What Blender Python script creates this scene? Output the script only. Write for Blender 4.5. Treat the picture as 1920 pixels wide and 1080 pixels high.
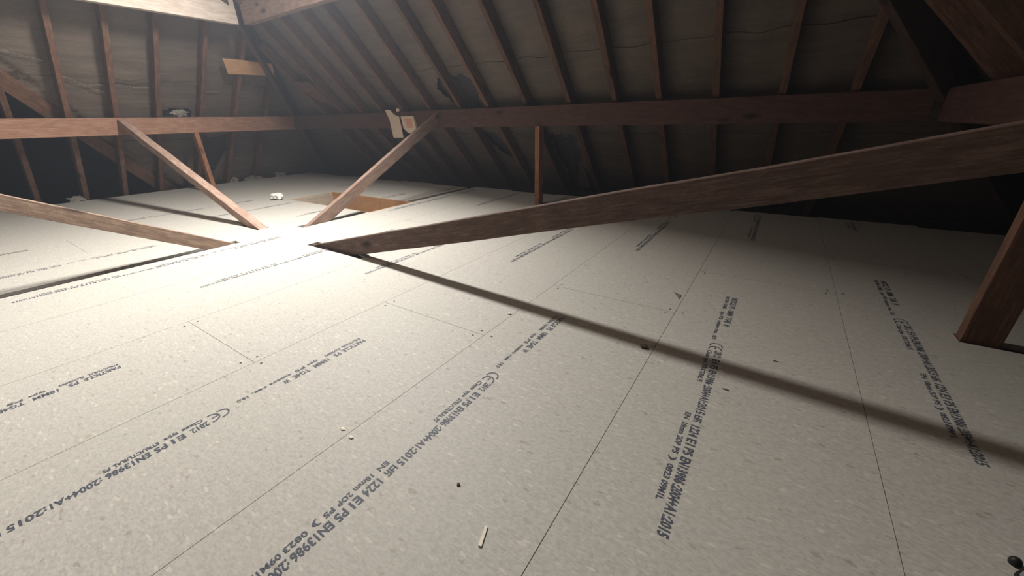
import bpy, bmesh, math, random
from mathutils import Vector, Matrix, noise
random.seed(7)
sc = bpy.context.scene
for o in list(bpy.data.objects): bpy.data.objects.remove(o)
col = sc.collection
# ------------------------------------------------------------------ camera
CAM_Z = 0.79
PITCH, YAW, ROLL = math.radians(23.629), math.radians(34.0045), math.radians(1.3699)
F = Vector((-math.sin(YAW)*math.cos(PITCH), math.cos(YAW)*math.cos(PITCH), -math.sin(PITCH)))
r0 = Vector((math.cos(YAW), math.sin(YAW), 0)); d0 = F.cross(r0)
rr = r0*math.cos(ROLL) + d0*math.sin(ROLL); dd = -r0*math.sin(ROLL) + d0*math.cos(ROLL)
cam = bpy.data.objects.new('camera', bpy.data.cameras.new('camera')); col.objects.link(cam)
m = Matrix.Identity(4)
for i in range(3):
    m[i][0] = rr[i]; m[i][1] = -dd[i]; m[i][2] = -F[i]
m[2][3] = CAM_Z
cam.matrix_world = m
cam.data.sensor_width = 36; cam.data.lens = 722.4/1920*36; cam.data.clip_start = 0.02
sc.camera = cam
# ------------------------------------------------------------------ world, view, lamps
w = bpy.data.worlds.new('world'); sc.world = w; w.use_nodes = True
w.node_tree.nodes['Background'].inputs[0].default_value = (0.5, 0.6, 0.8, 1)
w.node_tree.nodes['Background'].inputs[1].default_value = 0.0
# thin bluish scatter added to imitate lens glare, filling the loft air
vsx = w.node_tree.nodes.new('ShaderNodeVolumeScatter'); vsx.inputs['Color'].default_value = (0.80, 0.87, 1.0, 1)
vsx.inputs['Density'].default_value = 0.0100; vsx.inputs['Anisotropy'].default_value = 0.35
w.node_tree.links.new(vsx.outputs[0], w.node_tree.nodes['World Output'].inputs['Volume'])
vs = sc.view_settings; vs.view_transform = 'Standard'; vs.look = 'None'; vs.gamma = 1; vs.exposure = 0.0; vs.use_curve_mapping = False
LAMP = Vector((-2.82, 2.04, 2.365))
def area(name, loc, aim, size, size_y, power, color, spread=180):
    L = bpy.data.lights.new(name, 'AREA'); L.shape = 'RECTANGLE'; L.size = size; L.size_y = size_y; L.energy = power; L.color = color
    L.spread = math.radians(spread)
    o = bpy.data.objects.new(name, L); col.objects.link(o); o.location = loc
    z = -Vector(aim).normalized(); x = (Vector((1, 0, 0)) - z*z.x).normalized(); y = z.cross(x)
    o.rotation_euler = Matrix((x, y, z)).transposed().to_euler()
    return o
lamp_aim = Vector((-0.17, -0.83, -0.52)).normalized()
area('work_lamp_light', LAMP, lamp_aim, 0.75, 0.26, 250, (1.0, 0.97, 0.935), 180)
pl_ = bpy.data.lights.new('work_lamp_glow', 'POINT'); pl_.energy = 16; pl_.shadow_soft_size = 0.05; pl_.color = (0.93, 0.96, 1.0)
po = bpy.data.objects.new('work_lamp_glow', pl_); col.objects.link(po); po.location = LAMP + lamp_aim*0.06
# ------------------------------------------------------------------ materials
def newmat(name, rough=0.7):
    M = bpy.data.materials.new(name); M.use_nodes = True
    b = M.node_tree.nodes['Principled BSDF']; b.inputs['Roughness'].default_value = rough
    b.inputs['Specular IOR Level'].default_value = 0.25
    return M, M.node_tree, b
def N(nt, t, **k):
    n = nt.nodes.new(t)
    for a, v in k.items(): setattr(n, a, v)
    return n
def mapping(nt, coord, scale, rot=(0, 0, 0)):
    tc = N(nt, 'ShaderNodeTexCoord'); mp = N(nt, 'ShaderNodeMapping')
    mp.inputs['Scale'].default_value = scale; mp.inputs['Rotation'].default_value = rot
    nt.links.new(tc.outputs[coord], mp.inputs['Vector']); return mp.outputs[0]
def ramp(nt, fac, stops):
    r = N(nt, 'ShaderNodeValToRGB'); e = r.color_ramp.elements
    while len(e) < len(stops): e.new(0.5)
    for k, (p, c) in zip(e, stops):
        k.position = p; k.color = (c[0], c[1], c[2], 1)
    nt.links.new(fac, r.inputs[0]); return r.outputs[0]
def mix(nt, fac, a, b, mode='MIX'):
    x = N(nt, 'ShaderNodeMix', data_type='RGBA', blend_type=mode)
    if isinstance(fac, (int, float)): x.inputs[0].default_value = fac
    else: nt.links.new(fac, x.inputs[0])
    for s, v in ((6, a), (7, b)):
        if isinstance(v, tuple): x.inputs[s].default_value = (*v, 1)
        else: nt.links.new(v, x.inputs[s])
    return x.outputs[2]
def bump(nt, b, h, strength, dist):
    n = N(nt, 'ShaderNodeBump'); n.inputs['Strength'].default_value = strength; n.inputs['Distance'].default_value = dist
    nt.links.new(h, n.inputs['Height']); nt.links.new(n.outputs[0], b.inputs['Normal'])
def flat(name, c, rough=0.7, noise_amt=0.12, scale=30):
    M, nt, b = newmat(name, rough)
    v = mapping(nt, 'Object', (scale,)*3); n = N(nt, 'ShaderNodeTexNoise'); n.inputs['Detail'].default_value = 4
    nt.links.new(v, n.inputs['Vector'])
    lo = tuple(x*(1-noise_amt) for x in c); hi = tuple(min(1, x*(1+noise_amt)) for x in c)
    nt.links.new(ramp(nt, n.outputs['Fac'], [(0.3, lo), (0.7, hi)]), b.inputs['Base Color']); return M
def wood(name, dark, mid, light, rough=0.75, seed=0.0):
    M, nt, b = newmat(name, rough)
    tc = N(nt, 'ShaderNodeTexCoord'); oi = N(nt, 'ShaderNodeObjectInfo')
    add = N(nt, 'ShaderNodeVectorMath', operation='ADD'); mul = N(nt, 'ShaderNodeVectorMath', operation='SCALE')
    cmb = N(nt, 'ShaderNodeCombineXYZ')
    for i in range(3): nt.links.new(oi.outputs['Random'], cmb.inputs[i])
    mul.inputs['Scale'].default_value = 37; nt.links.new(cmb.outputs[0], mul.inputs[0])
    nt.links.new(tc.outputs['Object'], add.inputs[0]); nt.links.new(mul.outputs[0], add.inputs[1])
    def mp(s):
        x = N(nt, 'ShaderNodeMapping'); x.inputs['Scale'].default_value = s; nt.links.new(add.outputs[0], x.inputs['Vector']); return x.outputs[0]
    g = N(nt, 'ShaderNodeTexNoise'); g.inputs['Detail'].default_value = 6; g.inputs['Distortion'].default_value = 0.6
    nt.links.new(mp((1.5, 28, 28)), g.inputs['Vector'])
    f = N(nt, 'ShaderNodeTexNoise'); f.inputs['Detail'].default_value = 5; nt.links.new(mp((12, 170, 170)), f.inputs['Vector'])
    big = N(nt, 'ShaderNodeTexNoise'); big.inputs['Detail'].default_value = 3; nt.links.new(mp((2.2, 6, 6)), big.inputs['Vector'])
    c = ramp(nt, g.outputs['Fac'], [(0.30, dark), (0.5, mid), (0.72, light)])
    c = mix(nt, 0.35, c, ramp(nt, f.outputs['Fac'], [(0.35, dark), (0.65, light)]))
    c = mix(nt, ramp(nt, big.outputs['Fac'], [(0.35, (0.55,)*3), (0.6, (0,)*3)]), c, dark)
    # knots
    kv = N(nt, 'ShaderNodeTexVoronoi'); kv.inputs['Scale'].default_value = 1.0; nt.links.new(mp((2.4, 6.5, 6.5)), kv.inputs['Vector'])
    kn = ramp(nt, kv.outputs['Distance'], [(0.06, (1,)*3), (0.17, (0,)*3)])
    c = mix(nt, kn, c, tuple(x*0.42 for x in dark))
    tint = N(nt, 'ShaderNodeHueSaturation'); mr = N(nt, 'ShaderNodeMapRange'); mr.inputs[3].default_value = 0.8; mr.inputs[4].default_value = 1.15
    nt.links.new(oi.outputs['Random'], mr.inputs[0]); nt.links.new(mr.outputs[0], tint.inputs['Value']); nt.links.new(c, tint.inputs['Color'])
    nt.links.new(tint.outputs[0], b.inputs['Base Color'])
    bump(nt, b, f.outputs['Fac'], 0.35, 0.004)
    return M
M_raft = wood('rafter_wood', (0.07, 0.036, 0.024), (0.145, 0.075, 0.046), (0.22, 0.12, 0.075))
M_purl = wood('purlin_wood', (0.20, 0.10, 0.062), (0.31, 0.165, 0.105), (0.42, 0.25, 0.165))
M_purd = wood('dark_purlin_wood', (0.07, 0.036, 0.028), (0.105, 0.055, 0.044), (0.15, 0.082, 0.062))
M_strut = wood('strut_wood', (0.21, 0.13, 0.095), (0.35, 0.235, 0.18), (0.50, 0.36, 0.29))
M_long = wood('long_strut_wood', (0.09, 0.055, 0.043), (0.165, 0.104, 0.082), (0.30, 0.205, 0.165))
M_rough = wood('rough_strut_wood', (0.12, 0.075, 0.055), (0.30, 0.20, 0.145), (0.42, 0.31, 0.22))
M_pale = wood('pale_wood', (0.33, 0.27, 0.22), (0.48, 0.405, 0.34), (0.57, 0.49, 0.42))
M_oldt = wood('old_dark_wood', (0.05, 0.03, 0.022), (0.09, 0.052, 0.036), (0.13, 0.08, 0.055))

def floor_material():
    M, nt, b = newmat('chipboard', 0.62)
    base = (0.49, 0.467, 0.422)
    v1 = mapping(nt, 'Object', (1, 1, 1))
    # fine flake cells, stretched in several directions
    def flakes(rot, sc_):
        mp = N(nt, 'ShaderNodeMapping'); mp.inputs['Rotation'].default_value = (0, 0, rot); mp.inputs['Scale'].default_value = sc_
        tc = N(nt, 'ShaderNodeTexCoord'); nt.links.new(tc.outputs['Object'], mp.inputs['Vector'])
        vo = N(nt, 'ShaderNodeTexVoronoi'); vo.inputs['Scale'].default_value = 1; nt.links.new(mp.outputs[0], vo.inputs['Vector'])
        bw = N(nt, 'ShaderNodeSeparateColor'); nt.links.new(vo.outputs['Color'], bw.inputs[0]); return bw.outputs[0], vo.outputs['Distance']
    a, _ = flakes(0.5, (95, 260, 1)); a2, _ = flakes(-0.9, (110, 300, 1)); a3, _ = flakes(1.7, (60, 190, 1))
    c = ramp(nt, a, [(0.0, tuple(x*0.78 for x in base)), (0.5, base), (1.0, tuple(x*1.16 for x in base))])
    c2 = ramp(nt, a2, [(0.0, tuple(x*0.74 for x in base)), (0.6, base), (1.0, tuple(x*1.2 for x in base))])
    c = mix(nt, 0.5, c, c2)
    # rare pale shavings
    c = mix(nt, ramp(nt, a3, [(0.975, (0,)*3), (0.985, (0.7,)*3)]), c, (0.74, 0.68, 0.57))
    d3, _ = flakes(0.2, (70, 140, 1))
    c = mix(nt, ramp(nt, d3, [(0.985, (0,)*3), (0.992, (0.55,)*3)]), c, (0.20, 0.15, 0.10))
    n = N(nt, 'ShaderNodeTexNoise'); n.inputs['Scale'].default_value = 1.7; n.inputs['Detail'].default_value = 3; nt.links.new(v1, n.inputs['Vector'])
    c = mix(nt, ramp(nt, n.outputs['Fac'], [(0.35, (0,)*3), (0.7, (0.35,)*3)]), c, (0.46, 0.45, 0.365))
    n2 = N(nt, 'ShaderNodeTexNoise'); n2.inputs['Scale'].default_value = 90; n2.inputs['Detail'].default_value = 5; nt.links.new(v1, n2.inputs['Vector'])
    c = mix(nt, 0.3, c, ramp(nt, n2.outputs['Fac'], [(0.3, tuple(x*0.75 for x in base)), (0.7, tuple(x*1.18 for x in base))]))
    nt.links.new(c, b.inputs['Base Color'])
    bump(nt, b, n2.outputs['Fac'], 0.25, 0.002)
    return M
M_floor = floor_material()
M_ink = flat('print_ink', (0.085, 0.095, 0.12), 0.6, 0.35, 300)
M_gap = flat('joint_shadow_wood', (0.03, 0.025, 0.02), 0.9)
def felt_material():
    M, nt, b = newmat('roofing_felt', 0.62)
    b.inputs['Specular IOR Level'].default_value = 0.35
    v = mapping(nt, 'Object', (1, 1, 1))
    n = N(nt, 'ShaderNodeTexNoise'); n.inputs['Scale'].default_value = 2.2; n.inputs['Detail'].default_value = 5; nt.links.new(v, n.inputs['Vector'])
    n2 = N(nt, 'ShaderNodeTexNoise'); n2.inputs['Scale'].default_value = 60; n2.inputs['Detail'].default_value = 4; nt.links.new(v, n2.inputs['Vector'])
    st = mapping(nt, 'Object', (3, 3, 26)); n3 = N(nt, 'ShaderNodeTexNoise'); n3.inputs['Scale'].default_value = 1; n3.inputs['Detail'].default_value = 4; nt.links.new(st, n3.inputs['Vector'])
    c = ramp(nt, n.outputs['Fac'], [(0.3, (0.088, 0.072, 0.060)), (0.55, (0.140, 0.102, 0.073)), (0.75, (0.165, 0.138, 0.10))])
    c = mix(nt, 0.35, c, ramp(nt, n2.outputs['Fac'], [(0.3, (0.075, 0.06, 0.05)), (0.7, (0.165, 0.138, 0.107))]))
    c = mix(nt, 0.25, c, ramp(nt, n3.outputs['Fac'], [(0.35, (0.075, 0.062, 0.052)), (0.65, (0.165, 0.138, 0.107))]))
    nt.links.new(c, b.inputs['Base Color'])
    bump(nt, b, n3.outputs['Fac'], 0.5, 0.012)
    return M
M_felt = felt_material()
M_tile = flat('roof_tile_underside', (0.06, 0.055, 0.06), 0.8, 0.3, 12)
M_dark = flat('dark_loft_base', (0.05, 0.04, 0.034), 0.95, 0.4, 8)
M_wool = flat('mineral_wool', (0.20, 0.185, 0.16), 0.95, 0.25, 60)
M_white = flat('white_card', (0.80, 0.78, 0.74), 0.55, 0.05)
M_red = flat('red_print', (0.66, 0.36, 0.27), 0.6, 0.1)
M_card = flat('cream_card', (0.72, 0.60, 0.48), 0.6, 0.08)
M_orange = wood('orange_board', (0.55, 0.30, 0.15), (0.66, 0.38, 0.20), (0.72, 0.45, 0.26))
M_khaki = flat('khaki_hardboard', (0.36, 0.30, 0.22), 0.7, 0.1, 14)
M_grey = flat('grey_fabric', (0.16, 0.17, 0.165), 0.85, 0.2, 150)
M_black = flat('black_rubber', (0.015, 0.015, 0.014), 0.5, 0.2)
M_steel = flat('dull_steel', (0.10, 0.085, 0.07), 0.5, 0.3, 400)
M_chip = flat('pale_wood_shaving', (0.80, 0.72, 0.58), 0.7, 0.1)
M_dchip = flat('dark_bark_crumb', (0.13, 0.09, 0.06), 0.8, 0.3)
M_lampm = flat('lamp_housing_metal', (0.25, 0.25, 0.24), 0.5)
# ------------------------------------------------------------------ helpers
def tag(o, label=None, cat=None, group=None, kind=None):
    if label: o['label'] = label
    if cat: o['category'] = cat
    if group: o['group'] = group
    if kind: o['kind'] = kind
    return o
def link(name, verts, faces, mat, parent=None, mw=None, smooth=False):
    me = bpy.data.meshes.new(name)
    if mw is not None:
        inv = mw.inverted(); verts = [inv @ Vector(v) for v in verts]
    me.from_pydata([tuple(v) for v in verts], [], faces); me.update()
    me.materials.append(mat)
    if smooth:
        for p in me.polygons: p.use_smooth = True
    o = bpy.data.objects.new(name, me); col.objects.link(o)
    if parent:
        o.parent = parent
        # children are given in world space; the parent keeps its own matrix
        o.matrix_parent_inverse = parent.matrix_world.inverted() if False else Matrix.Identity(4)
        if mw is not None: o.matrix_local = parent['_mw_inv'] @ mw if '_mw_inv' in parent else mw
    elif mw is not None: o.matrix_world = mw
    return o
def frame(origin, xdir, up=Vector((0, 0, 1))):
    x = Vector(xdir).normalized(); y = Vector(up).cross(x).normalized(); z = x.cross(y)
    M = Matrix.Identity(4)
    for i in range(3): M[i][0] = x[i]; M[i][1] = y[i]; M[i][2] = z[i]; M[i][3] = origin[i]
    return M
def prism(name, poly, axis, c0, c1, mat, xdir, parent=None, bev=0.002, cut=0.25, wob=0.0012):
    """poly: 2-D points in the plane across `axis`; extruded from c0 to c1 along axis; local x follows xdir"""
    def P(p, c):
        return Vector((c, p[0], p[1])) if axis == 'X' else (Vector((p[0], c, p[1])) if axis == 'Y' else Vector((p[0], p[1], c)))
    bm = bmesh.new()
    a = [bm.verts.new(P(p, c0)) for p in poly]; b = [bm.verts.new(P(p, c1)) for p in poly]; n = len(poly)
    bm.faces.new(a); bm.faces.new(b[::-1])
    for i in range(n): bm.faces.new((a[i], b[i], b[(i+1) % n], a[(i+1) % n]))
    bmesh.ops.recalc_face_normals(bm, faces=bm.faces)
    finish(bm, xdir, bev, cut, wob)
    return bm_obj(name, bm, mat, xdir, parent)
def finish(bm, xdir, bev, cut, wob):
    if bev: bmesh.ops.bevel(bm, geom=list(bm.edges), offset=bev, segments=1, affect='EDGES', clamp_overlap=True)
    x = Vector(xdir).normalized()
    ts = [v.co.dot(x) for v in bm.verts]; t0, t1 = min(ts), max(ts)
    if cut and t1-t0 > cut*1.5:
        k = int((t1-t0)/cut)
        for i in range(1, k+1):
            t = t0 + (t1-t0)*i/(k+1)
            bmesh.ops.bisect_plane(bm, geom=bm.verts[:]+bm.edges[:]+bm.faces[:], plane_co=x*t, plane_no=x)
        for v in bm.verts:
            d = noise.noise_vector(v.co*2.3 + Vector((5.1, 2.2, 9.7)))
            v.co += (d - x*d.dot(x))*wob*2
def bm_obj(name, bm, mat, xdir, parent=None, up=Vector((0, 0, 1))):
    vs_ = [v.co.copy() for v in bm.verts]; c = sum(vs_, Vector())/len(vs_)
    if abs(Vector(xdir).normalized().z) > 0.95: up = Vector((0, 1, 0))
    mw = frame(c, xdir, up) if not parent else frame(c, xdir, up)
    inv = mw.inverted()
    for v in bm.verts: v.co = inv @ v.co
    me = bpy.data.meshes.new(name); bm.to_mesh(me); bm.free(); me.materials.append(mat)
    o = bpy.data.objects.new(name, me); col.objects.link(o)
    if parent:
        o.parent = parent; o.matrix_local = parent.matrix_basis.inverted() @ mw
    else: o.matrix_world = mw
    return o
def box(name, x0, x1, y0, y1, z0, z1, mat, xdir=(1, 0, 0), parent=None, bev=0.002, cut=0, wob=0.0):
    return prism(name, [(x0, y0), (x1, y0), (x1, y1), (x0, y1)], 'Z', z0, z1, mat, xdir, parent, bev, cut, wob)
# ------------------------------------------------------------------ roof geometry (all four slopes have the same pitch)
A = math.radians(46.8); T = math.tan(A); CA = math.cos(A); SA = math.sin(A)
XL, XR, YF, YN = -6.075, 0.71, 3.413, -0.573     # inner faces of the four purlins
Z0, Z1 = 0.725, 0.90                             # bottom and top of the purlins
NOTCH = 0.045
KM = (YF+NOTCH - (YN-NOTCH))/2                    # plan run from purlin line to ridge
YC = (YF+YN)/2
HL = -0.36                                       # eaves level, below the boards
KLOW = -(Z1-HL)/T
def under(k): return Z1 + k*T                     # height of rafter underside at inward distance k
# side descriptors: returns world point for (a along, k inward, n outward normal offset)
def S(side, a, k, n=0.0):
    z = under(k) + n*CA
    if side == 'F': return Vector((a, YF+NOTCH-k + n*SA, z))
    if side == 'N': return Vector((a, YN-NOTCH+k - n*SA, z))
    if side == 'L': return Vector((XL-NOTCH+k - n*SA, a, z))
    if side == 'R': return Vector((XR+NOTCH-k + n*SA, a, z))
def rangeof(side, k):
    if side in 'FN': return XL-NOTCH+k, XR+NOTCH-k
    return YN-NOTCH+k, YF+NOTCH-k
def kmax(side, a):
    lo, hi = rangeof(side, 0)
    return min(a-lo, hi-a, KM)
SEAMS = [0.243 + 0.58*i for i in range(-3, 4)]
def inpoly(p, poly):
    c = False; j = len(poly)-1
    for i in range(len(poly)):
        (x1, y1), (x2, y2) = poly[i], poly[j]
        if (y1 > p[1]) != (y2 > p[1]) and p[0] < (x2-x1)*(p[1]-y1)/(y2-y1)+x1: c = not c
        j = i
    return c
FX = [-5.37, -4.97, -4.57, -4.18, -3.81, -3.375, -2.94, -2.572, -2.118, -1.668, -1.25, -0.893, -0.488, -0.078, 0.306]
LY = [0.32, 0.70, 1.09, 1.455, 1.825, 2.255, 2.64, 3.03]
RY = [2.1, 2.5, 2.9]
NX = []
RAFT = {'F': FX, 'L': LY, 'R': RY, 'N': NX}
def torn(pts, amt=0.02): return pts
# torn holes: (along, k) polygons
def kz(z): return (z-0.146-Z1)/T
HOLES = {'F': [[(-3.20, kz(1.20)), (-3.08, kz(1.27)), (-2.73, kz(1.275)), (-2.65, kz(1.20)), (-2.68, kz(1.08)), (-2.74, kz(0.93)), (-3.05, kz(0.93)), (-3.12, kz(1.10))],
               [(-2.93, kz(0.735)), (-2.76, kz(0.735)), (-2.70, kz(0.60)), (-2.60, kz(0.40)), (-2.82, kz(0.50)), (-2.90, kz(0.62))],
               [(-2.08, kz(0.72)), (-1.80, kz(0.72)), (-1.79, kz(0.52)), (-1.86, kz(0.38)), (-1.96, kz(0.16)), (-1.76, kz(0.12)), (-1.76, kz(0.02)), (-2.10, kz(0.02)), (-2.02, kz(0.30)), (-2.08, kz(0.5))]],
         'L': [[(1.90, kz(1.06)), (2.04, kz(1.075)), (2.17, kz(1.06)), (2.19, kz(0.95)), (1.90, kz(0.95))],
               [(2.29, kz(0.75)), (2.60, kz(0.75)), (2.62, kz(0.55)), (2.55, kz(0.35)), (2.42, kz(0.12)), (2.29, kz(0.20))]],
         'R': [], 'N': []}
# opening of the adjoining roof in the left slope (triangle): z of its edge at y
VA = (0.28, 1.77)         # apex (y, z)
def opening_z(y): return VA[1] - 1.045*abs(y-VA[0])
def felt(side):
    verts, faces = [], []
    seams = [KLOW] + [s for s in SEAMS if KLOW < s < KM] + [KM]
    for b in range(len(seams)-1):
        k0, k1 = seams[b], seams[b+1]
        top = k1 + 0.035 if b < len(seams)-2 else k1
        fine = side in 'FL'
        nk = max(3, int((top-k0)/(0.022 if fine else 0.05))); lo, hi = rangeof(side, KLOW); na = int((hi-lo)/(0.026 if fine else 0.06))
        base = len(verts); ids = {}
        for i in range(nk+1):
            k = k0 - 0.02*(i == 0)*(b > 0) + (top-k0)*i/nk
            for j in range(na+1):
                l2, h2 = rangeof(side, k)
                a = lo + (hi-lo)*j/na
                a = min(max(a, l2), h2)
                seed = Vector((a*1.0, k*1.0, {'F': 0, 'L': 10, 'R': 20, 'N': 30}[side]))
                # sag between rafters and horizontal creases
                near = min([abs(a-r) for r in RAFT[side]] or [1]); sag = 0.012*min(1, near/0.18)**1.5
                wr = noise.noise(Vector((a*2.2, k*11, seed.z)))*0.008 + noise.noise(Vector((a*6, k*7, seed.z+4)))*0.005
                n = 0.112 - sag + wr*min(1, near/0.05)
                kk = k
                if b < len(seams)-2 and i >= nk-(1 if fine else 0):      # upper edge of each sheet hangs inward at the lap
                    n -= 0.006 + 0.010*max(0, noise.noise(Vector((a*3.1, b*3.7, seed.z))))
                    kk += 0.018*noise.noise(Vector((a*5.3, b*2.1, seed.z+2)))
                if i == 0 and b > 0: n += 0.008
                if side == 'L' and under(k)+0.112*CA < opening_z(a)+0.12: n = max(n, 0.128)
                verts.append(S(side, a, kk, n)); ids[i, j] = (len(verts)-1, a, k)
        for i in range(nk):
            for j in range(na):
                q = [ids[i, j], ids[i, j+1], ids[i+1, j+1], ids[i+1, j]]
                ca = sum(v[1] for v in q)/4; ck = sum(v[2] for v in q)/4
                if len({round(v[1], 5) for v in q}) == 1: continue
                ja = ca + 0.02*noise.noise(Vector((ca*20, ck*20, 3))); jk = ck + 0.02*noise.noise(Vector((ca*20, ck*20, 8)))
                if any(inpoly((ja, jk), h) for h in HOLES[side]): continue
                if side == 'L' and under(ck)+0.112*CA < opening_z(ca)-0.05: continue
                faces.append([v[0] for v in q])
    o = link('ceiling', verts, faces, M_felt, smooth=True)
    tag(o, {'F': 'brown roofing felt lining of the far slope behind the dark purlin', 'L': 'brown roofing felt lining of the left slope behind the bright orange purlin',
            'R': 'unlit roofing felt lining of the right slope', 'N': 'roofing felt lining of the slope behind the camera'}[side], kind='structure')
    return o
felts = {s: felt(s) for s in 'FLRN'}
# pale torn edges along the lap of the left slope
def tear(a0, a1, z, w_, side='L', sl=0.0):
    vs_, fs_ = [], []; n = 14
    for i in range(n+1):
        a = a0+(a1-a0)*i/n; k = (z+sl*(a-a0)-0.146-Z1)/T; h = w_*math.sin(math.pi*i/n)*(0.7+0.6*noise.noise(Vector((a*30, z, 2))))
        for q, nn in ((-h, 0.078), (h, 0.072)): vs_.append(S(side, a, k+q+0.006*noise.noise(Vector((a*14, 0, 0))), nn))
        if i: b = 2*i; fs_.append((b-2, b, b+1, b-1))
    o = link('torn_edge', vs_, fs_, M_wool, parent=felts[side]); o['label'] = 'pale torn edge of the felt lap'
    so = o.modifiers.new('thick', 'SOLIDIFY'); so.thickness = 0.002
tear(1.30, 1.43, 1.295, 0.007); tear(1.50, 1.62, 1.300, 0.006); tear(1.64, 1.80, 1.290, 0.007); tear(1.12, 1.40, 1.36, 0.004, sl=-0.45); tear(2.28, 2.46, 1.275, 0.004); tear(0.80, 1.05, 1.52, 0.006, sl=-0.25)
# roof covering outside the felt: courses of tiles, so torn felt shows tile undersides
def tiles(side):
    verts, faces = [], []
    k = KLOW; g = 0.075
    while k < KM:
        l, h = rangeof(side, k)
        pts = [S(side, l-0.15, k, 0.150), S(side, h+0.15, k, 0.150), S(side, h+0.05-g, k+g*1.25, 0.175), S(side, l-0.05+g, k+g*1.25, 0.175),
               S(side, l-0.15, k, 0.165), S(side, h+0.15, k, 0.165), S(side, h+0.05-g, k+g*1.25, 0.19), S(side, l-0.05+g, k+g*1.25, 0.19)]
        if side == 'L':      # leave the adjoining roof open: split the course either side of the opening
            zc = under(k)+0.15
            half = (VA[1]-zc)/1.045
            if half > 0:
                for (a0, a1) in ((l-0.15, VA[0]-half-0.03), (VA[0]+half+0.03, h+0.15)):
                    if a1 <= a0: continue
                    b0 = len(verts)
                    verts += [S(side, a0, k, .150), S(side, a1, k, .150), S(side, a1, k+g*1.25, .175), S(side, a0, k+g*1.25, .175),
                              S(side, a0, k, .165), S(side, a1, k, .165), S(side, a1, k+g*1.25, .19), S(side, a0, k+g*1.25, .19)]
                    faces += [[b0+i for i in f] for f in ((0, 1, 2, 3), (4, 7, 6, 5), (0, 4, 5, 1), (1, 5, 6, 2), (2, 6, 7, 3), (3, 7, 4, 0))]
                k += g; continue
        b0 = len(verts); verts += pts
        faces += [[b0+i for i in f] for f in ((0, 1, 2, 3), (4, 7, 6, 5), (0, 4, 5, 1), (1, 5, 6, 2), (2, 6, 7, 3), (3, 7, 4, 0))]
        k += g
    o = link('roof_tiles', verts, faces, M_tile, parent=felts[side])
    o['label'] = 'grey tile undersides showing through torn felt'
for s in 'FLRN': tiles(s)
# adjoining roof beyond the opening on the left
def adjoining():
    ax = XL-NOTCH + (VA[1]-Z1-0.11*CA)/T - 0.11*SA
    yb = VA[0]; dz = VA[1]-HL
    def pt(y, z, x): return Vector((x, y, z))
    hx = lambda z: XL-NOTCH + (z-Z1-0.11/CA)/T
    w2 = dz/1.045
    P = [pt(yb, VA[1], hx(VA[1])), pt(yb-w2, HL, hx(HL)), pt(yb+w2, HL, hx(HL)),
         pt(yb, VA[1], -10.5), pt(yb-w2, HL, -10.5), pt(yb+w2, HL, -10.5)]
    o = link('ceiling', P, [(0, 3, 4, 1), (0, 2, 5, 3), (3, 5, 4)], M_dark)  # dark surface colour stands in for the missing light in this void
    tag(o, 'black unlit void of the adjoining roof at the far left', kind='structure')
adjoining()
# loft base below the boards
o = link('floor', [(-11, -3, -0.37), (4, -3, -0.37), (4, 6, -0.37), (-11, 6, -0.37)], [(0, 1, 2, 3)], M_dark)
tag(o, 'dark ceiling base under the eaves beyond the boards', kind='structure')
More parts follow.
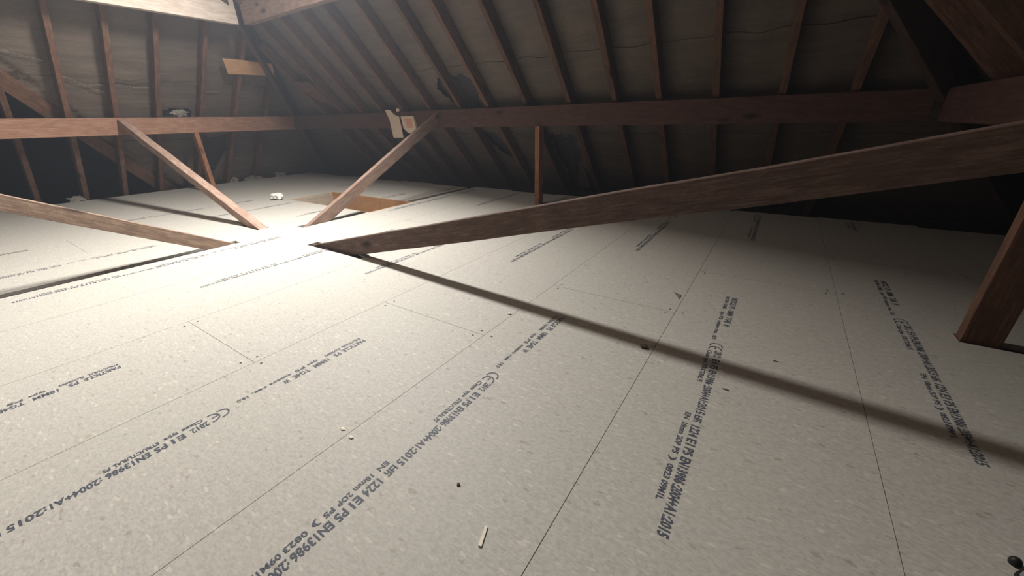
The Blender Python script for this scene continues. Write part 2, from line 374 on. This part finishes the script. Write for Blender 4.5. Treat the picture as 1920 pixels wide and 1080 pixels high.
# ------------------------------------------------------------------ boarded floor
SX0, SX1 = -3.295, -3.212                          # long slot in the boards over the binder
rowsx = [-6.94, -6.35, -5.75, -5.15, -4.555, -3.93, SX0, SX1, -2.643, -2.044, -1.445, -0.846, -0.247, 0.351, 0.95, 1.52]
def joint_of(i0):                                    # one cross joint per row every 2.4 m, stepped 0.59 m
    c = (rowsx[i0]+rowsx[i0+1])/2
    n = round((c - (-1.1455))/0.5985)
    return 1.045 + 0.59*n
def floor():
    bm = bmesh.new()
    def slab(x0, x1, y0, y1):
        g = 0.0009
        x0 += g; x1 -= g; y0 += g; y1 -= g
        if x1-x0 < 0.004 or y1-y0 < 0.004: return
        vs_ = [bm.verts.new((x, y, z)) for z in (-0.018, 0) for x, y in ((x0, y0), (x1, y0), (x1, y1), (x0, y1))]
        for f in ((4, 5, 6, 7), (3, 2, 1, 0), (0, 1, 5, 4), (1, 2, 6, 5), (2, 3, 7, 6), (3, 0, 4, 7)): bm.faces.new([vs_[i] for i in f])
    cuts = [(-4.66, -3.19, 2.30, 2.88), (-2.70, -2.10, 1.392, 1.474), (-3.80, -3.475, 1.42, 1.515), (0.69, 0.86, 1.925, 2.0), (0.80, 1.6, 1.945, 2.0)]
    yn, yf = -1.35, 3.96
    for i in range(len(rowsx)-1):
        x0, x1 = rowsx[i], rowsx[i+1]
        if (x0, x1) == (SX0, SX1):
            slab(x0, x1, 1.175, 1.655); continue        # solid bridge between the two feet in the slot
        j = joint_of(i) if i < 6 or i > 6 else 1
        ys = sorted([y for y in [j+2.4*q for q in range(-4, 5)] if yn < y < yf])
        far = yf + (0.03*math.sin(i*2.1) if i > 5 else -0.05*(i % 2))
        ys = [yn] + ys + [far]
        for a, b in zip(ys, ys[1:]):
            # rectangular notches
            pieces = [(x0, x1, a, b)]
            for (cx0, cx1, cy0, cy1) in cuts:
                nxt = []
                for (p0, p1, q0, q1) in pieces:
                    ix0, ix1, iy0, iy1 = max(p0, cx0), min(p1, cx1), max(q0, cy0), min(q1, cy1)
                    if ix0 >= ix1-1e-6 or iy0 >= iy1-1e-6: nxt.append((p0, p1, q0, q1)); continue
                    nxt += [('n', p0, p1, q0, iy0, 0, 1), ('n', p0, p1, iy1, q1, 1, 0), ('n', p0, ix0, iy0, iy1, 0, 0), ('n', ix1, p1, iy0, iy1, 0, 0)]
                    nxt = [t for t in nxt if t[0] != 'n' or (t[2]-t[1] > 1e-4 and t[4]-t[3] > 1e-4)]
                    nxt = [t if t[0] != 'n' else (t[1]-0.0012*(t[1] != p0), t[2]+0.0012*(t[2] != p1), t[3]-0.0012*(t[3] != q0), t[4]+0.0012*(t[4] != q1)) for t in nxt]
                pieces = nxt
            for p in pieces: slab(*p)
    me = bpy.data.meshes.new('floor'); bm.to_mesh(me); bm.free(); me.materials.append(M_floor)
    o = bpy.data.objects.new('floor', me); col.objects.link(o)
    tag(o, 'pale grey chipboard loft floor boards with dark stamped print', kind='structure'); return o
fl = floor()
# binder beams; a near-black sheet stands in for shade beneath the board gaps
for i, (a, b, n_, x0, x1, y0, y1) in enumerate([(0, 0, 'binder', SX0-0.06, SX1-0.012, -1.3, 2.27), (0, 0, 'binder', SX0-0.06, SX1-0.012, 2.91, 4.2)]):
    o = box('binder_beam', x0, x1, y0, y1, -0.22, -0.045, M_oldt, (0, 1, 0), cut=0)
    tag(o, ['dark binder beam seen down the long floor slot near the camera', 'dark binder beam seen down the floor slot beyond the hatch'][i > 0 or y0 > 2], 'beam')
bk = [(SX1, 1.5, -1.3, 2.28), (SX1+0.04, 1.5, 2.28, 3.9), (-6.9, SX0, -1.3, 2.28), (-6.9, -4.68, 2.28, 3.9), (-4.68, SX0, 2.90, 3.9)]
hv, hf = [], []
for (x0, x1, y0, y1) in bk:
    b0 = len(hv); hv += [(x0, y0, -0.0185), (x1, y0, -0.0185), (x1, y1, -0.0185), (x0, y1, -0.0185)]; hf.append((b0, b0+1, b0+2, b0+3))
o = link('joint_backing', hv, hf, M_gap, parent=fl)
# ------------------------------------------------------------------ printed lettering on the boards
def text_curve(s, size):
    cu = bpy.data.curves.new('t', 'FONT'); cu.body = s; cu.size = size; cu.fill_mode = 'BOTH'; cu.offset = size*0.03
    cu.resolution_u = 2
    to = bpy.data.objects.new('t', cu); col.objects.link(to)
    dg = bpy.context.evaluated_depsgraph_get(); dg.update()
    me = bpy.data.meshes.new_from_object(to.evaluated_get(dg)); bpy.data.objects.remove(to); return me
ROW1 = [(-0.480, -0.385, 'PARTICLE'), (-0.372, -0.348, 'P5'), (-0.325, -0.268, '18MM'), (-0.250, -0.195, 'TG4E'), (-0.180, -0.160, 'W'),
        (0.057, 0.100, '2812'), (0.115, 0.145, 'E1'), (0.156, 0.183, 'P5'), (0.192, 0.279, 'EN13986'), (0.286, 0.373, ':2004+A1'), (0.378, 0.438, ':2015'),
        (0.494, 0.541, '1224'), (0.550, 0.576, 'E1'), (0.587, 0.614, 'P5'), (0.623, 0.712, 'EN13986'), (0.717, 0.802, ':2004+A1'), (0.808, 0.861, ':2015')]
ROW2 = [(-0.480, -0.400, 'STRUCTURAL'), (-0.390, -0.330, 'FLOORING'), (-0.300, -0.262, 'type'), (-0.250, -0.215, 'P5'), (-0.200, -0.130, 'moisture'), (-0.120, -0.075, 'res.'), (-0.062, -0.030, '18.0'),
        (0.062, 0.113, 'Class'), (0.121, 0.154, 'type'), (0.165, 0.279, 'STRUCTURAL P5'), (0.448, 0.478, 'EN'), (0.495, 0.546, '18mm'), (0.554, 0.591, '2OP'),
        (0.600, 0.624, 'P5'), (0.634, 0.651, ')'), (0.663, 0.713, '0823'), (0.719, 0.778, '09M1L')]
def print_mesh():
    bm = bmesh.new()
    def add(me, mat4):
        n0 = len(bm.verts); bm.from_mesh(me)
        bm.verts.ensure_lookup_table()
        for v in bm.verts[n0:]: v.co = mat4 @ v.co
        bpy.data.meshes.remove(me)
    for rows, y0, hgt in ((ROW1, 0.0, 0.0225), (ROW2, -0.0240, 0.0140)):
        for (a, b, s) in rows:
            me = text_curve(s, hgt/0.70)
            xs = [v.co.x for v in me.vertices]; x0, x1 = min(xs), max(xs)
            sx = (b-a)/(x1-x0)
            add(me, Matrix.Translation((a, y0, 0)) @ Matrix.Diagonal((sx, 1, 1, 1)) @ Matrix.Translation((-x0, 0, 0)))
    # the conformity mark: two open arcs, the second with a bar
    def arc(cx, cy, r, t, a0, a1):
        n = 20; pv = None
        for i in range(n+1):
            an = math.radians(a0+(a1-a0)*i/n)
            v = (bm.verts.new((cx+r*math.cos(an), cy+r*math.sin(an), 0)), bm.verts.new((cx+(r-t)*math.cos(an), cy+(r-t)*math.sin(an), 0)))
            if pv: bm.faces.new((pv[0], v[0], v[1], pv[1]))
            pv = v
    def rect(x0, x1, y0, y1):
        bm.faces.new([bm.verts.new(p) for p in ((x0, y0, 0), (x1, y0, 0), (x1, y1, 0), (x0, y1, 0))])
    arc(0.021, -0.002, 0.0225, 0.0045, 80, 280); arc(0.046, -0.002, 0.0225, 0.0045, 80, 280); rect(0.029, 0.045, -0.0043, 0.0003)
    # the small square mark between the two blocks
    rect(0.446, 0.450, 0, 0.0205); rect(0.458, 0.462, 0, 0.0205); rect(0.450, 0.458, 0, 0.004); rect(0.464, 0.468, 0, 0.0205)
    rect(0.468, 0.477, 0.0165, 0.0205); rect(0.468, 0.475, 0.008, 0.012); rect(0.473, 0.477, 0, 0.008); rect(0.446, 0.462, 0.010, 0.013)
    me = bpy.data.meshes.new('printed_lettering'); bm.to_mesh(me); bm.free(); me.materials.append(M_ink); return me
PM = print_mesh()
prints = []
for xr, ce in ((0.553, 2.045), (-0.050, 1.454), (-0.652, 0.865), (-1.237, 0.287), (-1.848, -0.30), (-2.462, -0.89), (-3.082, 0.92), (-3.683, 0.33), (-4.40, -0.2), (-4.97, -0.8), (1.15, 0.235)):
    for q in (-1, 0, 1, 2):
        c = ce + 2.4*q
        a, b = c+0.49, c-0.87
        if b > 3.9 or a < -0.9: continue
        prints.append((xr, c))
for xr, c in prints:
    if xr < -3.3 and c > 4.0: continue
    o = bpy.data.objects.new('printed_lettering', PM); col.objects.link(o)
    o.parent = fl; o.rotation_euler = (0, 0, -math.pi/2); o.location = (xr-0.005, c, 0.0006)
    o['label'] = 'dark blue-grey stamped lettering'
# beyond the far edge the print would overhang: boards end at y = 3.96, so trim by removing overhanging copies' faces
for o in list(fl.children):
    if o.name.startswith('printed_lettering') and (o.location.y+0.49 > 3.90):
        bm = bmesh.new(); bm.from_mesh(o.data)
        bmesh.ops.delete(bm, geom=[v for v in bm.verts if o.location.y - v.co.x > 3.90], context='VERTS')
        me = bpy.data.meshes.new('printed_lettering'); bm.to_mesh(me); bm.free(); me.materials.append(M_ink) if not me.materials else None; o.data = me
        if not len(me.polygons): bpy.data.objects.remove(o)
# screws round the board corners
sm = bmesh.new(); bmesh.ops.create_cone(sm, cap_ends=True, segments=10, radius1=0.0042, radius2=0.0038, depth=0.0012)
sme = bpy.data.meshes.new('screw'); sm.to_mesh(sme); sm.free(); sme.materials.append(M_steel)
for i in range(8, 14):
    j = joint_of(i)
    for dy in (-2.4, 0, 2.4):
        y = j+dy
        if not -0.2 < y < 3.6: continue
        for (xx, yy) in ((rowsx[i]+0.035, y-0.022), (rowsx[i]+0.032, y+0.026), (rowsx[i+1]-0.036, y-0.024), (rowsx[i+1]-0.03, y+0.02), (rowsx[i+1]+0.03, y+0.01)):
            o = bpy.data.objects.new('screw', sme); col.objects.link(o); o.parent = fl
            o.location = (xx+random.uniform(-.006, .006), yy+random.uniform(-.006, .006), 0.0008)
# ------------------------------------------------------------------ rafters
def rafter(side, a, label, group, kend=None):
    ax = 'X' if side in 'FN' else 'Y'
    km = kmax(side, a) if kend is None else kend
    if km < 0.15: return
    k0 = KLOW+0.12; ks = (k0, km-(0.06 if km < KM-0.01 else 0.02))
    pts = [S(side, a, ks[0], 0), S(side, a, ks[1], 0), S(side, a, ks[1]-0.0, 0.1), S(side, a, ks[0], 0.1)]
    poly = [((p.y if ax == 'X' else p.x), p.z) for p in pts]
    d = S(side, a, 1, 0)-S(side, a, 0, 0)
    o = prism('rafter', poly, ax, a-0.0225, a+0.0225, M_raft, d, wob=0.002)
    tag(o, label, 'rafter', group); return o
def ordn(n): return ['first', 'second', 'third', 'fourth', 'fifth', 'sixth', 'seventh', 'eighth', 'ninth', 'tenth', 'eleventh', 'twelfth'][n-1]
GF = 'rafters of the far slope'; GL = 'rafters of the left slope'; GR = 'rafters of the dark right slope'
ip = FX.index(-1.668)
for i, a in enumerate(FX):
    if a < -2.0:
        n = FX.index(-2.118)-i+1
        lab = '%s reddish brown rafter left of the far upright post, on the far slope' % ordn(n)
        if i == 0: lab = 'short jack rafter of the far slope nearest the left hip corner'
    else:
        n = i-ip+1
        lab = '%s reddish brown rafter right of the far upright post, on the far slope' % ordn(n)
    if a == -3.81: lab = 'rafter of the far slope directly above the white cards on the purlin'
    rafter('F', a, lab, GF)
for i, a in enumerate(LY):
    if a < 0.6: lab = 'rafter of the left slope outside the left edge of the view'
    else:
        lab = {0.70: 'leftmost visible rafter of the left slope, crossing the black opening', 1.09: 'brightest orange rafter of the left slope, second from the left edge',
               1.455: 'rafter of the left slope meeting the purlin right where the diagonal strut lands', 1.825: 'rafter of the left slope between strut head and torn felt with pale debris',
               2.255: 'rafter of the left slope just right of the torn felt with pale debris', 2.64: 'faint rafter of the left slope passing behind the short orange board',
               3.03: 'last short jack rafter of the left slope beside the hip corner'}[a]
    rafter('L', a, lab, GL)
for a in RY:
    rafter('R', a, {2.9: 'short rafter edge of the right slope just above the right purlin', 2.5: 'long rafter edge crossing the dark top right corner of the view'}.get(a, 'rafter of the right slope outside the right edge of the view'), GR)
for a in NX: rafter('N', a, 'rafter of the slope behind the camera', 'rafters behind the camera')
# ------------------------------------------------------------------ hips and ridge
def hip(cx, cy, sx, sy, label):
    # plan corner (cx, cy), running inward along (sx, sy)
    o0 = Vector((cx, cy, Z1)); d = Vector((sx, sy, T)).normalized(); h = Vector((sx, sy, 0)).normalized(); side = Vector((-h.y, h.x, 0))
    n = d.cross(side); n = n if n.z > 0 else -n
    lo = o0 + d*((HL+0.1-Z1)/d.z); hi = o0 + d*((KM*T)/d.z)
    bm = bmesh.new(); vv = []
    for p in (lo, hi):
        for (s, u) in ((-1, -1), (1, -1), (1, 1), (-1, 1)):
            vv.append(bm.verts.new(p + side*0.024*s + n*(0.075 if u > 0 else -0.10)))
    for f in ((0, 1, 2, 3), (7, 6, 5, 4), (0, 4, 5, 1), (1, 5, 6, 2), (2, 6, 7, 3), (3, 7, 4, 0)): bm.faces.new([vv[i] for i in f])
    bmesh.ops.recalc_face_normals(bm, faces=bm.faces); finish(bm, d, 0.003, 0.4, 0.002)
    o = bm_obj('hip_rafter', bm, M_oldt, d); tag(o, label, 'hip rafter', 'hip rafters'); return o
hip(XL-NOTCH, YF+NOTCH, 1, -1, 'dark hip rafter where the left and far slopes meet')
hip(XR+NOTCH, YF+NOTCH, -1, -1, 'black hip rafter at the right end of the far slope')
hip(XL-NOTCH, YN-NOTCH, 1, 1, 'hip rafter behind the camera on the left')
hip(XR+NOTCH, YN-NOTCH, -1, 1, 'hip rafter behind the camera on the right')
zr = Z1+KM*T
o = box('ridge_board', XL-NOTCH+KM, XR+NOTCH-KM, YC-0.016, YC+0.016, zr-0.12, zr+0.08, M_oldt, cut=0.5); tag(o, 'ridge board along the top of the roof above the view', 'ridge board')
# ------------------------------------------------------------------ purlins
PW = 0.075
hh = 0.05
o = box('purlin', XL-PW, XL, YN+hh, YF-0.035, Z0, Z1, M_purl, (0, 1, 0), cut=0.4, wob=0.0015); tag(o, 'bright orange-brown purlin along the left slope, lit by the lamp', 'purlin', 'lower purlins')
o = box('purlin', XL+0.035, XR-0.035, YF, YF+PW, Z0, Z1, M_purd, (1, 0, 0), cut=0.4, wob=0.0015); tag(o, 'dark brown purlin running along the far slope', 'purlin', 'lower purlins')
o = box('purlin', XR, XR+PW, YN+hh, YF-0.035, Z0, Z1, M_purd, (0, 1, 0), cut=0.4, wob=0.0015); tag(o, 'brown purlin of the right slope at the right edge above the long strut', 'purlin', 'lower purlins')  # the darker wood colour stands in for shade on this purlin
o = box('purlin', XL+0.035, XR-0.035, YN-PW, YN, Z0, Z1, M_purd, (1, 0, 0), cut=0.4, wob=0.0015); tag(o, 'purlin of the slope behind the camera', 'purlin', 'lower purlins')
# upper purlins
UK = 1.0
UX, UY, UXR, UYN = -5.03, 2.485, 0.71-1.045+0.0, YN+0.93
UZ = 1.765; UD = 0.225
o = box('upper_purlin', UX-0.07, UX, UYN, UY-0.035, UZ, UZ+UD, M_pale, (0, 1, 0), cut=0.4); tag(o, 'pale upper purlin of the left slope cut off by the top edge', 'purlin', 'upper purlins')
o = box('upper_purlin', UX+0.035, UXR, UY, UY+0.07, UZ, UZ+UD, M_strut, (1, 0, 0), cut=0.4); tag(o, 'grey lit upper purlin of the far slope beside the top glare', 'purlin', 'upper purlins')
# ------------------------------------------------------------------ struts
def strut(name, poly, axis, c0, c1, mat, d, label, group='diagonal struts rising from the middle of the floor'):
    o = prism(name, poly, axis, c0, c1, mat, d, bev=0.003, cut=0.2, wob=0.002); tag(o, label, 'strut', group); return o
def strut_poly(foot, zfoot, top, ztop, depth, zend=-0.04):
    # upper edge from (foot, zfoot) to (top, ztop); lower edge offset vertically; ends cut level at zend and plumb at top
    s = (ztop-zfoot)/(top-foot); v = depth*math.sqrt(1+s*s)
    up = lambda x: zfoot + s*(x-foot)
    x_at = lambda z: foot + (z-zfoot)/s
    lo_at = lambda z: foot + (z+v-zfoot)/s
    return [(x_at(zend), zend), (top, ztop), (top, ztop-v), (lo_at(zend), zend)]
strut('strut', strut_poly(-3.49, 0, XL+0.001, 0.885, 0.075), 'Y', 1.437, 1.509, M_strut, (-1, 0, 0.344), 'pale-topped diagonal strut leaning left onto the orange purlin')
strut('strut', strut_poly(1.705, 0, YF-0.001, 0.882, 0.10), 'X', -3.265, -3.217, M_strut, (0, 1, 0.51), 'diagonal strut rising to the far purlin beside the white cards')
strut('strut', strut_poly(-2.655, 0, XR-0.001, 0.825, 0.114), 'Y', 1.422, 1.467, M_long, (1, 0, 0.245), 'very long low strut rising rightwards across the view')
strut('strut', strut_poly(1.143, 0, YN+0.001, 0.93, 0.085), 'X', -3.262, -3.214, M_rough, (0, -1, 0.54), 'rough grained strut running down from the left edge to the floor slot')
# posts under the purlins
def post(x0, x1, y0, y1, zb, label, mat=M_raft):
    o = prism('post', [(x0, y0), (x1, y0), (x1, y1), (x0, y1)], 'Z', zb, Z0+0.002, mat, (0, 0, 1), bev=0.002, cut=0.2, wob=0.0015); tag(o, label, 'post', 'upright posts under the purlins')
M_post = wood('post_wood', (0.20, 0.085, 0.045), (0.33, 0.15, 0.075), (0.42, 0.20, 0.10))
post(-1.972, -1.925, YF-0.045, YF+0.045, 0, 'orange-sided upright post under the middle of the far purlin', M_post)
post(XL-0.06, XL+0.03, 2.095, 2.142, 0, 'slim orange post under the left purlin, beyond the pale strut', M_post)
post(0.695, 0.80, 1.94, 1.99, -0.04, 'dark near post at the right edge with an orange lit side', M_raft)
# ------------------------------------------------------------------ valley board, short boards
def plankS(name, side, q, n0, n1, mat, label, cat, xdir):
    vs_ = [S(side, a, k, n0) for a, k in q] + [S(side, a, k, n1) for a, k in q]
    bm = bmesh.new(); v = [bm.verts.new(p) for p in vs_]
    for f in ((0, 1, 2, 3), (7, 6, 5, 4), (0, 4, 5, 1), (1, 5, 6, 2), (2, 6, 7, 3), (3, 7, 4, 0)): bm.faces.new([v[i] for i in f])
    bmesh.ops.recalc_face_normals(bm, faces=bm.faces); finish(bm, xdir, 0.002, 0.3, 0.002)
    o = bm_obj(name, bm, mat, xdir); tag(o, label, cat); return o
kk = lambda z: (z-Z1-0.105*CA)/T
def vb(y0, sgn):
    return [(y0, kk(opening_z(y0)+0.02)), (1.95, kk(opening_z(1.95)+0.02)), (1.95, kk(opening_z(1.95)-0.16)), (y0, kk(opening_z(y0)-0.16))]
q = vb(0.30, 1)
d = S('L', *q[1])-S('L', *q[0])
plankS('valley_board', 'L', q, 0.103, 0.126, M_raft, 'diagonal valley board behind the left rafters, edging the black opening', 'valley board', d)
kr = lambda z: (z-Z1)/T
plankS('short_board', 'L', [(2.42, kr(1.505)), (2.97, kr(1.505)), (3.03, kr(1.385)), (2.49, kr(1.37))], -0.024, -0.002, M_orange, 'short bright orange board nailed across left rafters near the hip', 'board', Vector((0, 1, 0)))
plankS('short_board', 'F', [(-5.40, kr(1.30)), (-5.02, kr(1.27)), (-4.96, kr(1.06)), (-5.16, kr(1.06))], -0.020, -0.002, M_raft, 'small reddish scrap board on far slope beside the hip corner', 'board', Vector((1, 0, 0)))
# ------------------------------------------------------------------ sheets and small things
def slabthing(name, pts, z0, z1, mat, label, cat):
    bm = bmesh.new(); a = [bm.verts.new((x, y, z0)) for x, y in pts]; b = [bm.verts.new((x, y, z1)) for x, y in pts]; n = len(pts)
    bm.faces.new(a[::-1]); bm.faces.new(b)
    for i in range(n): bm.faces.new((a[i], a[(i+1) % n], b[(i+1) % n], b[i]))
    bmesh.ops.recalc_face_normals(bm, faces=bm.faces)
    o = bm_obj(name, bm, mat, (1, 0, 0)); tag(o, label, cat); return o
HX0, HX1, HY0, HY1 = -4.66, -3.19, 2.30, 2.88
hatch = bpy.data.objects.new('loft_hatch', None); col.objects.link(hatch); hatch.location = ((HX0+HX1)/2, (HY0+HY1)/2, 0)
tag(hatch, 'open loft hatch with khaki and orange plywood lining, behind the far strut', 'hatch')
bpy.context.view_layer.update()
M_khaki2 = wood('khaki_board', (0.40, 0.33, 0.25), (0.47, 0.40, 0.31), (0.53, 0.46, 0.36))
o = box('lining_board', HX0+0.001, HX0+0.016, HY0+0.001, HY1-0.001, -0.34, 0.0, M_khaki2, (0, 1, 0), hatch); o['label'] = 'khaki lining board at the left end'
o = box('lining_board', HX0+0.017, HX1-0.017, HY1-0.016, HY1-0.001, -0.34, 0.0, M_orange, (1, 0, 0), hatch); o['label'] = 'orange lining board along the far side'
o = box('lining_board', HX1-0.016, HX1-0.001, HY0+0.001, HY1-0.001, -0.34, 0.0, M_orange, (0, 1, 0), hatch)
o = box('lining_board', HX0+0.017, HX1-0.017, HY0+0.001, HY0+0.016, -0.34, 0.0, M_khaki2, (1, 0, 0), hatch)
o = box('lid', HX0, HX1, HY0, HY1, -0.345, -0.33, M_khaki2, (1, 0, 0), hatch)
# crumpled white paper
def lump(name, c, r, mat, label, cat, seed, sub=3, amt=0.35, group=None):
    bm = bmesh.new(); bmesh.ops.create_icosphere(bm, subdivisions=sub, radius=1)
    for v in bm.verts:
        k = 1+amt*noise.noise(v.co*1.7+Vector((seed, 0, 0)))*1.6+amt*0.4*noise.noise(v.co*5+Vector((0, seed, 0)))
        v.co = Vector((v.co.x*r[0]*k, v.co.y*r[1]*k, v.co.z*r[2]*k))
    mz = min(v.co.z for v in bm.verts)
    for v in bm.verts: v.co += Vector((c[0], c[1], c[2]-mz))
    o = bm_obj(name, bm, mat, (1, 0, 0)); tag(o, label, cat, group); return o
lump('crumpled_paper', (-4.74, 2.24, 0.0005), (0.075, 0.06, 0.032), M_white, 'small crumpled white paper on the floor left of the hardboard', 'paper', 3.3)
# cards on the far purlin
def cardpoly(name, pts, y, t, mat, label, cat):
    o = prism(name, pts, 'Y', y-t, y, mat, (1, 0, 0), bev=0.001, cut=0); tag(o, label, cat); return o
def P(x, y):      # world x, z on the face of the far purlin for measured features
    return (x, y)
cardpoly('folded_card', [(-4.08, 0.925), (-3.985, 0.925), (-3.925, 0.872), (-3.845, 0.848), (-3.815, 0.618), (-3.99, 0.615), (-4.02, 0.820)], YF-0.001, 0.004, M_card, 'tall bent off-white card fixed to the far purlin', 'card')
sm_card = prism('printed_card', [(-3.79, 0.85), (-3.585, 0.85), (-3.56, 0.72), (-3.60, 0.665), (-3.70, 0.672), (-3.765, 0.72)], 'Y', YF-0.03, YF-0.001, M_card, (1, 0, 0), bev=0.002, cut=0)
tag(sm_card, 'small cream box with red print on the far purlin, beside strut head', 'box')
rp = prism('red_label', [(-3.735, 0.825), (-3.61, 0.825), (-3.60, 0.725), (-3.70, 0.725)], 'Y', YF-0.0312, YF-0.0302, M_red, (1, 0, 0), parent=sm_card, bev=0, cut=0); rp['label'] = 'faded red printed label'
lump('cable_clip', (-3.86, YF+0.005, 0.901), (0.03, 0.02, 0.022), M_card, 'small round pale clip on top of the far purlin above the cards', 'clip', 1.1, amt=0.12)
# torn felt debris on the left purlin
lump('crumpled_felt', (XL-0.03, 2.03, 0.901), (0.03, 0.075, 0.03), M_wool, 'pale crumpled debris poking from torn felt above the left purlin', 'debris', 7.7, amt=0.5)
# torn felt flaps
def flap(side, pts, n, label):
    vs_ = [S(side, a, k, n+dn) for a, k, dn in pts]
    bm = bmesh.new(); bm.faces.new([bm.verts.new(p) for p in vs_])
    r = bmesh.ops.extrude_face_region(bm, geom=bm.faces[:]); 
    off = (S(side, 0, 0, 0.003)-S(side, 0, 0, 0))
    for v in [g for g in r['geom'] if isinstance(g, bmesh.types.BMVert)]: v.co += off
    bmesh.ops.recalc_face_normals(bm, faces=bm.faces)
    o = bm_obj('felt_flap', bm, M_felt, (1, 0, 0)); tag(o, label, 'felt flap', 'torn felt flaps'); return o
flap('F', [(-1.86, kz(0.36), 0), (-1.80, kz(0.36), -.01), (-1.79, kz(0.13), -.02), (-1.97, kz(0.12), -.02)], 0.095, 'triangular felt flap in the torn gap right of the far post')
flap('L', [(2.60, kz(0.56), 0), (2.64, kz(0.50), 0), (2.50, kz(0.10), -.02), (2.40, kz(0.10), -.03)], 0.095, 'narrow hanging felt flap beyond the slim left post')
flap('F', [(-2.72, kz(1.08), 0), (-2.62, kz(1.20), 0), (-2.60, kz(0.93), 0), (-2.73, kz(0.92), -.01)], 0.095, 'curled felt flap beside the torn gap above the far purlin')
# insulation tufts at the far left edge of the boards
for i, (x, y, r, lab) in enumerate([(-6.97, 3.02, .10, 'tuft of grey insulation at the board edge below the corner jack rafter'), (-6.99, 3.45, .09, 'larger insulation tuft at the board edge deep in the left corner'),
                               (-6.97, 2.72, .07, 'low insulation tuft at the left board edge beyond the slim post'), (-6.96, 1.0, .07, 'pale insulation tuft at the board edge under the black opening')]):
    lump('insulation_tuft', (x, y, -0.05), (0.06, r, 0.045), M_wool, lab, 'insulation', i*2.3, amt=0.5, group='insulation tufts')
# debris on the boards
for nm, c, r, mt, lab in [
    ('wood_crumb', (-0.873, 0.425), (0.008, 0.005, 0.0015), M_chip, 'pale crumb left of the board joint, the farther of the close pair'),
    ('wood_crumb', (-0.826, 0.418), (0.008, 0.005, 0.0015), M_chip, 'pale crumb right of the joint in the close pair'),
    ('wood_crumb', (-0.282, 1.285), (0.016, 0.011, 0.006), M_dchip, 'dark crumb lying in the shadow of the long strut'),
    ('wood_crumb', (-0.478, 0.462), (0.005, 0.004, 0.002), M_dchip, 'small dark crumb right of the nearest stamped line'),
    ('wood_crumb', (0.006, 1.175), (0.011, 0.003, 0.001), M_dchip, 'thin dark sliver right of the upright stamped line'),
    ('wood_crumb', (0.130, 1.432), (0.009, 0.003, 0.001), M_dchip, 'tiny dark sliver in the strut shadow near the right row'),
    ('wood_crumb', (-0.86, 1.25), (0.008, 0.008, 0.003), M_chip, 'pale crumb at the board corner by the screws')]:
    lump(nm, (c[0], c[1], 0.0003), r, mt, lab, 'wood crumb', c[0]*9, sub=2, group='crumbs on the floor boards')
slabthing('wood_splinter', [(-0.363, 0.415), (-0.357, 0.416), (-0.343, 0.376), (-0.350, 0.374)], 0.0003, 0.003, M_chip, 'pale straight splinter near the bottom of the view', 'splinter')
slabthing('slate_fragment', [(-0.30, 1.855), (-0.262, 1.835), (-0.262, 1.79)], 0.0003, 0.003, M_grey, 'small grey triangular fragment beyond the strut shadow', 'fragment')
# grey shoe toe in the bottom right corner
e = bpy.data.objects.new('shoe', None); col.objects.link(e); e.location = (0.63, 0.835, 0)
tag(e, 'grey and black shoe toe just entering the bottom right corner', 'shoe')
bpy.context.view_layer.update()
def dome(name, c, r, mat, flat_):
    bm = bmesh.new(); bmesh.ops.create_uvsphere(bm, u_segments=28, v_segments=16, radius=1)
    for v in bm.verts:
        z = max(v.co.z, flat_)
        v.co = Vector((c[0]+v.co.x*r[0], c[1]+v.co.y*r[1], c[2]+z*r[2]))
    o = bm_obj(name, bm, mat, (1, 0, 0), e)
    for p in o.data.polygons: p.use_smooth = True
    return o
dome('upper', (0.608, 0.850, 0.014), (0.094, 0.046, 0.045), M_grey, -0.1)
dome('sole', (0.608, 0.850, 0.008), (0.099, 0.051, 0.011), M_black, -0.7)
dome('toe_cap', (0.524, 0.895, 0.006), (0.009, 0.009, 0.011), M_black, -0.6)
# ------------------------------------------------------------------ the strip light above the view
e2 = bpy.data.objects.new('strip_light', None); col.objects.link(e2); e2.location = LAMP
tag(e2, 'white strip light fixed under the far slope rafters just above the view', 'lamp')
bpy.context.view_layer.update()
def lampbox(name, hx, hy, n0, n1, mat):
    z = -lamp_aim; x = (Vector((1, 0, 0)) - z*z.x).normalized(); y = z.cross(x); bm = bmesh.new(); v = []
    for n in (n0, n1):
        for (a, b) in ((-1, -1), (1, -1), (1, 1), (-1, 1)): v.append(bm.verts.new(LAMP + x*a*hx + y*b*hy + z*n))
    for f in ((0, 1, 2, 3), (7, 6, 5, 4), (0, 4, 5, 1), (1, 5, 6, 2), (2, 6, 7, 3), (3, 7, 4, 0)): bm.faces.new([v[i] for i in f])
    bmesh.ops.recalc_face_normals(bm, faces=bm.faces); bmesh.ops.bevel(bm, geom=list(bm.edges), offset=0.004, segments=2, affect='EDGES')
    return bm_obj(name, bm, mat, (1, 0, 0), e2)
lampbox('housing', 0.40, 0.145, 0.004, 0.045, M_lampm)
